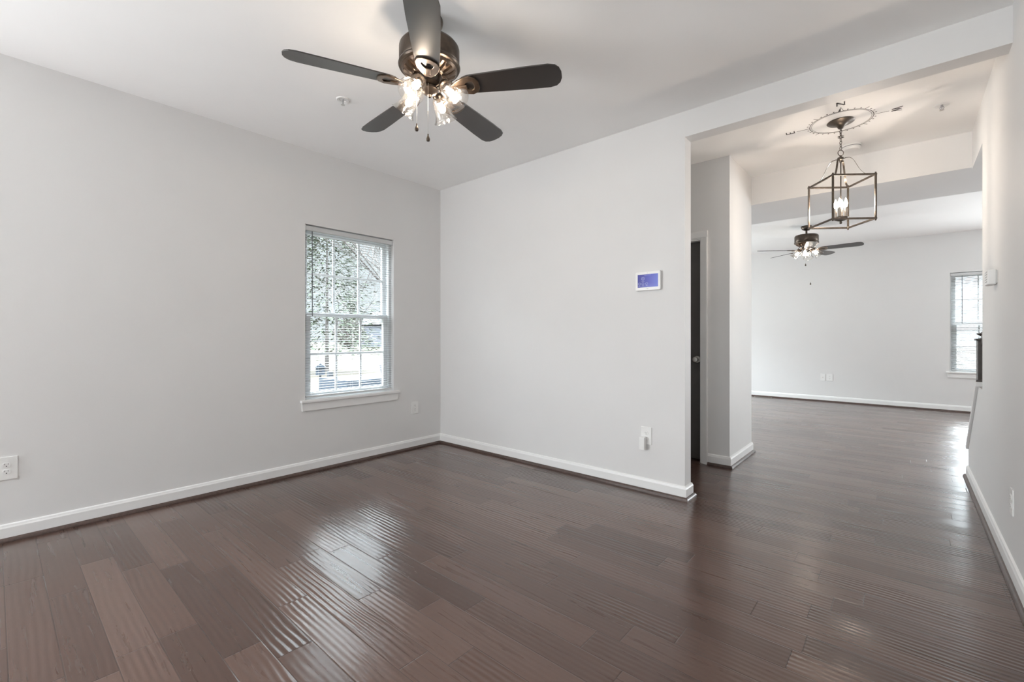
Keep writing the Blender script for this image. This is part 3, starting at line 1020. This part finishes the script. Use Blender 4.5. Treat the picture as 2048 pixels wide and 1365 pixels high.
MB().prism(rrect(0.030, 0.030, 0.004), 'z', 0.0092, 0.0125).build('plug_base', M['plastic'], ad)

# thermostat on the right wall
th = thing('thermostat', 'small white thermostat box high on the near wall edge', 'thermostat', mtx=frame((XR, 3.755, 1.493), U_R, N_R))
MB().prism(rrect(0.130, 0.086, 0.006), 'z', 0.004, 0.038).build('housing', M['plastic'], th, bevel=0.004)
MB().prism(rrect(0.118, 0.074, 0.004), 'z', 0.0, 0.004).build('back_plate', M['plastic'], th)
for k in range(5):
    MB().box((-0.045, -0.028 + k * 0.014, 0.0375), (0.045, -0.023 + k * 0.014, 0.0386)).build('grille_slot', M['grey_plastic'], th)

# alarm control panel
al = thing('alarm_panel', 'white wall-mounted alarm touch panel with a glowing blue screen', 'control panel', mtx=frame((-1.440, YM, 1.5665), U_M, N_M))
MB().prism(rrect(0.176, 0.120, 0.008), 'z', 0.0, 0.006).build('mounting_plate', M['grey_plastic'], al)
MB().prism(rrect(0.194, 0.140, 0.010), 'z', 0.006, 0.026).build('housing', M['plastic'], al, bevel=0.003)
sm_ = bpy.data.materials.new('blue_screen')
t = NT(sm_)
sp = t.new('ShaderNodeSeparateXYZ')
t.l.new(t.coord('Generated'), sp.inputs[0])
cc = t.ramp(sp.outputs[0], [(0.0, (0.045, 0.045, 0.26)), (0.5, (0.09, 0.10, 0.45)), (1.0, (0.16, 0.20, 0.62))])
t.bsdf(color=(0.01, 0.01, 0.03), rough=0.08, emit=cc, emit_s=0.9)
sc = MB().box((-0.078, -0.047, 0.0255), (0.080, 0.049, 0.0268)).build('screen', sm_, al)
ic = emit('screen_icon', (0.62, 0.66, 1.0), 0.75)


def iring(x, y, r, th_=0.0022):
    v, f = [], []
    n = 28
    for rr in (r - th_ / 2, r + th_ / 2):
        for z in (0.0267, 0.0271):
            for k in range(n):
                a = 2 * PI * k / n
                v.append((x + rr * math.cos(a), y + rr * math.sin(a), z))
    for a_, b_ in ((0, 1), (1, 3), (3, 2), (2, 0)):
        for k in range(n):
            f.append((a_ * n + k, a_ * n + (k + 1) % n, b_ * n + (k + 1) % n, b_ * n + k))
    MB().add(v, f).build('icon', ic, sc)


iring(-0.036, 0.018, 0.0115)
iring(-0.036, 0.018, 0.005, 0.0016)
for x in (-0.064, -0.036, -0.007):
    iring(x, -0.020, 0.0085, 0.002)
for x, y, w in ((-0.036, -0.003, 0.022), (-0.064, -0.035, 0.014), (-0.036, -0.035, 0.014), (-0.007, -0.035, 0.014), (0.0, 0.042, 0.05)):
    MB().box((x - w / 2, y - 0.0009, 0.0267), (x + w / 2, y + 0.0009, 0.0270)).build('status_line', ic, sc)
MB().lathe([(0, 0.0255), (0.0022, 0.0255), (0.0022, 0.0266), (0, 0.0266)], 12, Matrix.Translation((-0.002, 0.0585, 0))).build('camera_lens', M['grey_plastic'], al)
MB().box((-0.008, -0.060, 0.0255), (0.006, -0.0572, 0.0265)).build('home_button', M['grey_plastic'], al)

# floor register in the far room
fr = thing('floor_register', 'flat metal heating register in the far room floor', 'floor vent', (-2.03, 9.50, 0))
mb = MB()
for lo, hi in (((-0.15, -0.06, 0), (0.15, -0.045, 0.006)), ((-0.15, 0.045, 0), (0.15, 0.06, 0.006)), ((-0.15, -0.045, 0), (-0.135, 0.045, 0.006)), ((0.135, -0.045, 0), (0.15, 0.045, 0.006))):
    mb.box(lo, hi)
mb.build('rim', M['lantern_light'], fr)
mb = MB()
for k in range(14):
    x = -0.127 + k * 0.0195
    mb.box((x, -0.045, 0.0005), (x + 0.008, 0.045, 0.0045))
mb.build('louvers', M['lantern'], fr)
MB().box((-0.135, -0.045, 0.0), (0.135, 0.045, 0.0005)).build('duct_shadow_plate', M['black'], fr)

# ------------------------------------------------------------------ short stair balustrade at the wall end
bal = thing('stair_railing', 'dark stair railing and newel post just past the near wall end', 'railing', (XR + 0.06, 4.35, 0))
D = M['darkrail']
nw = MB().box((-0.045, 0.45, 0.80), (0.045, 0.54, 1.125)).build('newel_post', D, bal, bevel=0.003)
MB().box((-0.055, 0.44, 1.125), (0.055, 0.55, 1.14)).build('newel_cap', D, nw, bevel=0.002)
MB().lathe([(0.03, 1.14), (0.020, 1.15), (0.036, 1.165), (0.05, 1.175), (0.0, 1.195)], 20, Matrix.Translation((0, 0.495, 0))).build('newel_ball', D, nw, True)
MB().lathe([(0.0, 0.80), (0.035, 0.80), (0.03, 0.785), (0.012, 0.78), (0.02, 0.765), (0.022, 0.755), (0.008, 0.738), (0.0, 0.734)], 20, Matrix.Translation((0, 0.495, 0))).build('drop_finial', D, nw, True)
MB().bar((0, 0.0, 1.40), (0, 0.47, 1.105), 0.055, 0.06).build('handrail', D, bal, bevel=0.008)
MB().box((-0.03, 0.0, 0.80), (0.03, 0.455, 0.835)).build('bottom_rail', D, bal, bevel=0.003)
for k in range(6):
    y = 0.05 + k * 0.072
    MB().box((-0.014, y - 0.014, 0.83), (0.014, y + 0.014, 1.385 - y * 0.628)).build('baluster', D, bal)

# ------------------------------------------------------------------ outdoors beyond the window
GZ = -0.15
struct(MB().box((-90, -60, GZ - 0.2), (30, 90, GZ)).build('ground', M['lawn']))
struct(MB().box((-4.0, -3.58, GZ), (4.14, 9.82, -0.12)).build('foundation', M['stone']))


def branch(mb, rnd, p, d, length, r, depth):
    n = 4
    pts, rs = [Vector(p)], [r]
    dd = Vector(d)
    for i in range(n):
        dd = (dd + Vector((rnd.uniform(-1, 1), rnd.uniform(-1, 1), rnd.uniform(-.5, .8))) * 0.13).normalized()
        pts.append(pts[-1] + dd * length / n)
        rs.append(r * (1 - 0.45 * (i + 1) / n))
    mb.tube(pts, rs, 5 if depth > 1 else 4)
    if depth <= 0:
        return
    for k in range(5 if depth > 1 else 6):
        i = rnd.choice((1, 2, 3, 4))
        a = rnd.uniform(0, 2 * PI)
        side = Vector((math.cos(a), math.sin(a), rnd.uniform(0.1, 0.7)))
        nd = (dd * 0.7 + side * 0.8).normalized()
        branch(mb, rnd, pts[i], nd, length * rnd.uniform(0.5, 0.75), rs[i] * 0.55, depth - 1)


def bare_tree(label, x, y, h, seed, lean=(0, 0), group='bare trees outside the window'):
    rnd = random.Random(seed)
    t_ = thing('bare_tree', label, 'tree', (x, y, GZ), 0, group)
    tr_ = MB().tube([(0, 0, -0.05), (lean[0] * .3, lean[1] * .3, h * .2), (lean[0], lean[1], h * .45)], [0.10, 0.07, 0.05], 8).build('trunk', M['bark'], t_)
    mb = MB()
    for k in range(9):
        z = h * rnd.uniform(0.18, 0.45)
        f = z / (h * .45)
        a = rnd.uniform(0, 2 * PI)
        branch(mb, rnd, (lean[0] * f, lean[1] * f, z), Vector((math.cos(a) + lean[0] * .4, math.sin(a) + lean[1] * .4, 0.9)).normalized(), h * rnd.uniform(0.28, 0.42), 0.024, 3)
    mb.build('branches', M['bark'], t_)


def evergreen(label, x, y, h, rad, seed):
    rnd = random.Random(seed)
    t_ = thing('evergreen_tree', label, 'tree', (x, y, GZ))
    MB().tube([(0, 0, -0.05), (0, 0, h * 0.95)], [0.075, 0.012], 8).build('trunk', M['bark'], t_)
    mb = MB()
    for i in range(5200):
        f = rnd.random() ** 1.3
        z = h * (0.14 + 0.86 * f)
        r = rad * (1 - f) ** 0.8 * (0.25 + 0.75 * math.sqrt(rnd.random())) + 0.05
        a = rnd.uniform(0, 2 * PI)
        lobes = 1 + 0.25 * math.sin(5 * a + 9 * f)
        c = Vector((r * lobes * math.cos(a), r * lobes * math.sin(a), z - 0.15 * r))
        u = Vector((math.cos(a) + rnd.uniform(-.5, .5), math.sin(a) + rnd.uniform(-.5, .5), rnd.uniform(-.5, .2))).normalized()
        v_ = u.cross(Vector((rnd.uniform(-.4, .4), rnd.uniform(-.4, .4), 1))).normalized()
        L_, w_ = rnd.uniform(0.12, 0.26), rnd.uniform(0.012, 0.032)
        mb.add([c - v_ * w_, c + u * L_ * .5 - v_ * w_ * 1.4 + Vector((0, 0, .015)), c + u * L_, c + u * L_ * .5 + v_ * w_ * 1.4 + Vector((0, 0, .015)), c + v_ * w_], [(0, 1, 2, 3, 4)])
    mb.build('foliage', M['tree'], t_)


def shrub(label, x, y, h, rad, seed):
    rnd = random.Random(seed)
    mb = MB()
    for k in range(130):
        a = rnd.uniform(0, 2 * PI)
        e = rnd.uniform(0.25, 1.2)
        d = Vector((math.cos(a) * math.cos(e) * rad, math.sin(a) * math.cos(e) * rad, math.sin(e) * h)) * rnd.uniform(0.6, 1.05)
        m_ = d * 0.5 + Vector((rnd.uniform(-.2, .2), rnd.uniform(-.2, .2), rnd.uniform(-.1, .3)))
        mb.tube([(0, 0, -0.02), m_, d], [0.05, 0.035, 0.012], 4)
        for q in range(5):
            s0 = m_.lerp(d, rnd.random())
            mb.tube([s0, s0 + Vector((rnd.uniform(-.7, .7), rnd.uniform(-.7, .7), rnd.uniform(0, .8)))], [0.022, 0.008], 4)
    o = mb.build('brush_thicket', M['twig'])
    o.location = (x, y, GZ)
    tag(o, label, 'shrub', 'brown thickets across the lawn')


evergreen('tall evergreen tree seen through the blind beside the wand', -15.6, 7.85, 6.6, 1.9, 3)
bare_tree('leafless tree whose arching branches cross the window beside its jamb', -11.2, 8.05, 7.5, 5, (-0.4, -0.5))
bare_tree('leafless tree behind the evergreen, in the middle of the window', -27.5, 15.6, 9, 11)
for i, (px_, py_, h_, r_) in enumerate(((-44, 18.0, 3.3, 1.9), (-41, 23.0, 3.8, 2.0), (-37, 27.0, 3.0, 1.7))):
    shrub(['brown thicket across the lawn, behind the evergreen', 'tallest brown thicket across the lawn, mid window', 'lowest brown thicket across the lawn, by the pale house'][i], px_, py_, h_, r_, 20 + i)
hs_ = thing('neighbour_house', 'pale house with grey roof far across the lawn', 'house', (-46.0, 32.5, GZ), R(20))
MB().box((-4, -3, 0), (4, 3, 2.6)).build('house_wall', M['house'], hs_)
MB().prism([(-3.3, 2.6), (3.3, 2.6), (0, 4.3)], 'x', -4.2, 4.2).build('roof', M['roof'], hs_)
MB().box((3.99, -1.2, 0.9), (4.03, -0.2, 2.0)).build('window', M['slate'], hs_)
bh = thing('bird_house', 'slate blue bird house with peaked roof on a pole outside', 'bird house', (-6.36, 3.10, GZ), R(-25))
MB().cyl((0, 0, -0.05), (0, 0, 0.75), 0.014, 10).build('pole', M['slate'], bh)
MB().box((-0.06, -0.06, 0.75), (0.06, 0.06, 0.86)).build('box', M['slate'], bh)
MB().prism([(-0.085, 0.85), (0.085, 0.85), (0.0, 0.915)], 'x', -0.085, 0.085).build('roof', M['slate'], bh)
MB().lathe([(0, 0), (0.018, 0), (0.018, 0.002), (0, 0.002)], 16, Matrix.Translation((0.06, 0, 0.815)) @ Matrix.Rotation(R(90), 4, 'Y')).build('entry_hole', M['black'], bh)
dr = thing('porch_railing', 'weathered grey porch railing low outside the window', 'railing', (-5.76, 2.94, GZ))
for yy in (0, 2.0):
    MB().box((-0.03, yy - 0.03, -0.05), (0.03, yy + 0.03, 0.84)).build('post', M['wood_grey'], dr, bevel=0.004)
MB().box((-0.035, 0.03, 0.71), (0.035, 1.97, 0.75)).build('top_rail', M['wood_grey'], dr, bevel=0.004)
MB().box((-0.02, 0.03, 0.10), (0.02, 1.97, 0.14)).build('lower_rail', M['wood_grey'], dr, bevel=0.004)
for k in range(13):
    y = 0.16 + k * 0.14
    MB().box((-0.012, y - 0.012, 0.14), (0.012, y + 0.012, 0.71)).build('baluster', M['wood_grey'], dr)
pt = thing('patio_table', 'bluish covered patio table low outside the window, before the railing', 'table', (-5.15, 3.10, GZ))
MB().box((-0.32, -0.42, 0.74), (0.32, 0.42, 0.775)).build('tabletop', M['wood_grey'], pt, bevel=0.01)
mb = MB()                                       # draped cover with a slightly flared skirt
top = [(-0.335, -0.435), (0.335, -0.435), (0.335, 0.435), (-0.335, 0.435)]
vs = [(x, y, 0.79) for x, y in top] + [(x * 1.01, y * 1.01, 0.77) for x, y in top]
n = 48
ring_ = []
for k in range(n):
    a_ = k / n * 4
    e, f_ = int(a_), a_ - int(a_)
    p, q = top[e], top[(e + 1) % 4]
    w_ = 1.03 + 0.035 * math.sin(k * 2.1)
    ring_.append(((p[0] + (q[0] - p[0]) * f_), (p[1] + (q[1] - p[1]) * f_), w_))
vs = [(x, y, 0.79) for x, y, w_ in ring_] + [(x * w_ * 1.03, y * w_ * 1.03, 0.22) for x, y, w_ in ring_]
mb.add(vs, [tuple(range(n))] + [(k, n + k, n + (k + 1) % n, (k + 1) % n) for k in range(n)])
mb.build('table_cover', M['slate'], pt)
for sx in (-1, 1):
    for sy in (-1, 1):
        MB().cyl((sx * 0.27, sy * 0.36, 0), (sx * 0.27, sy * 0.36, 0.74), 0.02, 10).build('leg', M['wood_grey'], pt)
pb = MB().add([Vector(v) for v in ((0, 0, 0), (0, 0.16, 0), (-0.05, 0.16, 0.15), (-0.05, 0, 0.15), (-0.02, 0, 0), (-0.02, 0.16, 0), (-0.07, 0.16, 0.15), (-0.07, 0, 0.15))],
              [(0, 1, 2, 3), (7, 6, 5, 4), (0, 4, 5, 1), (1, 5, 6, 2), (2, 6, 7, 3), (3, 7, 4, 0)]).build('serving_tray', M['house'])
pb.location = (-4.93, 3.20, GZ + 0.791)
tag(pb, 'small pale tray leaning on the covered patio table outside', 'tray')
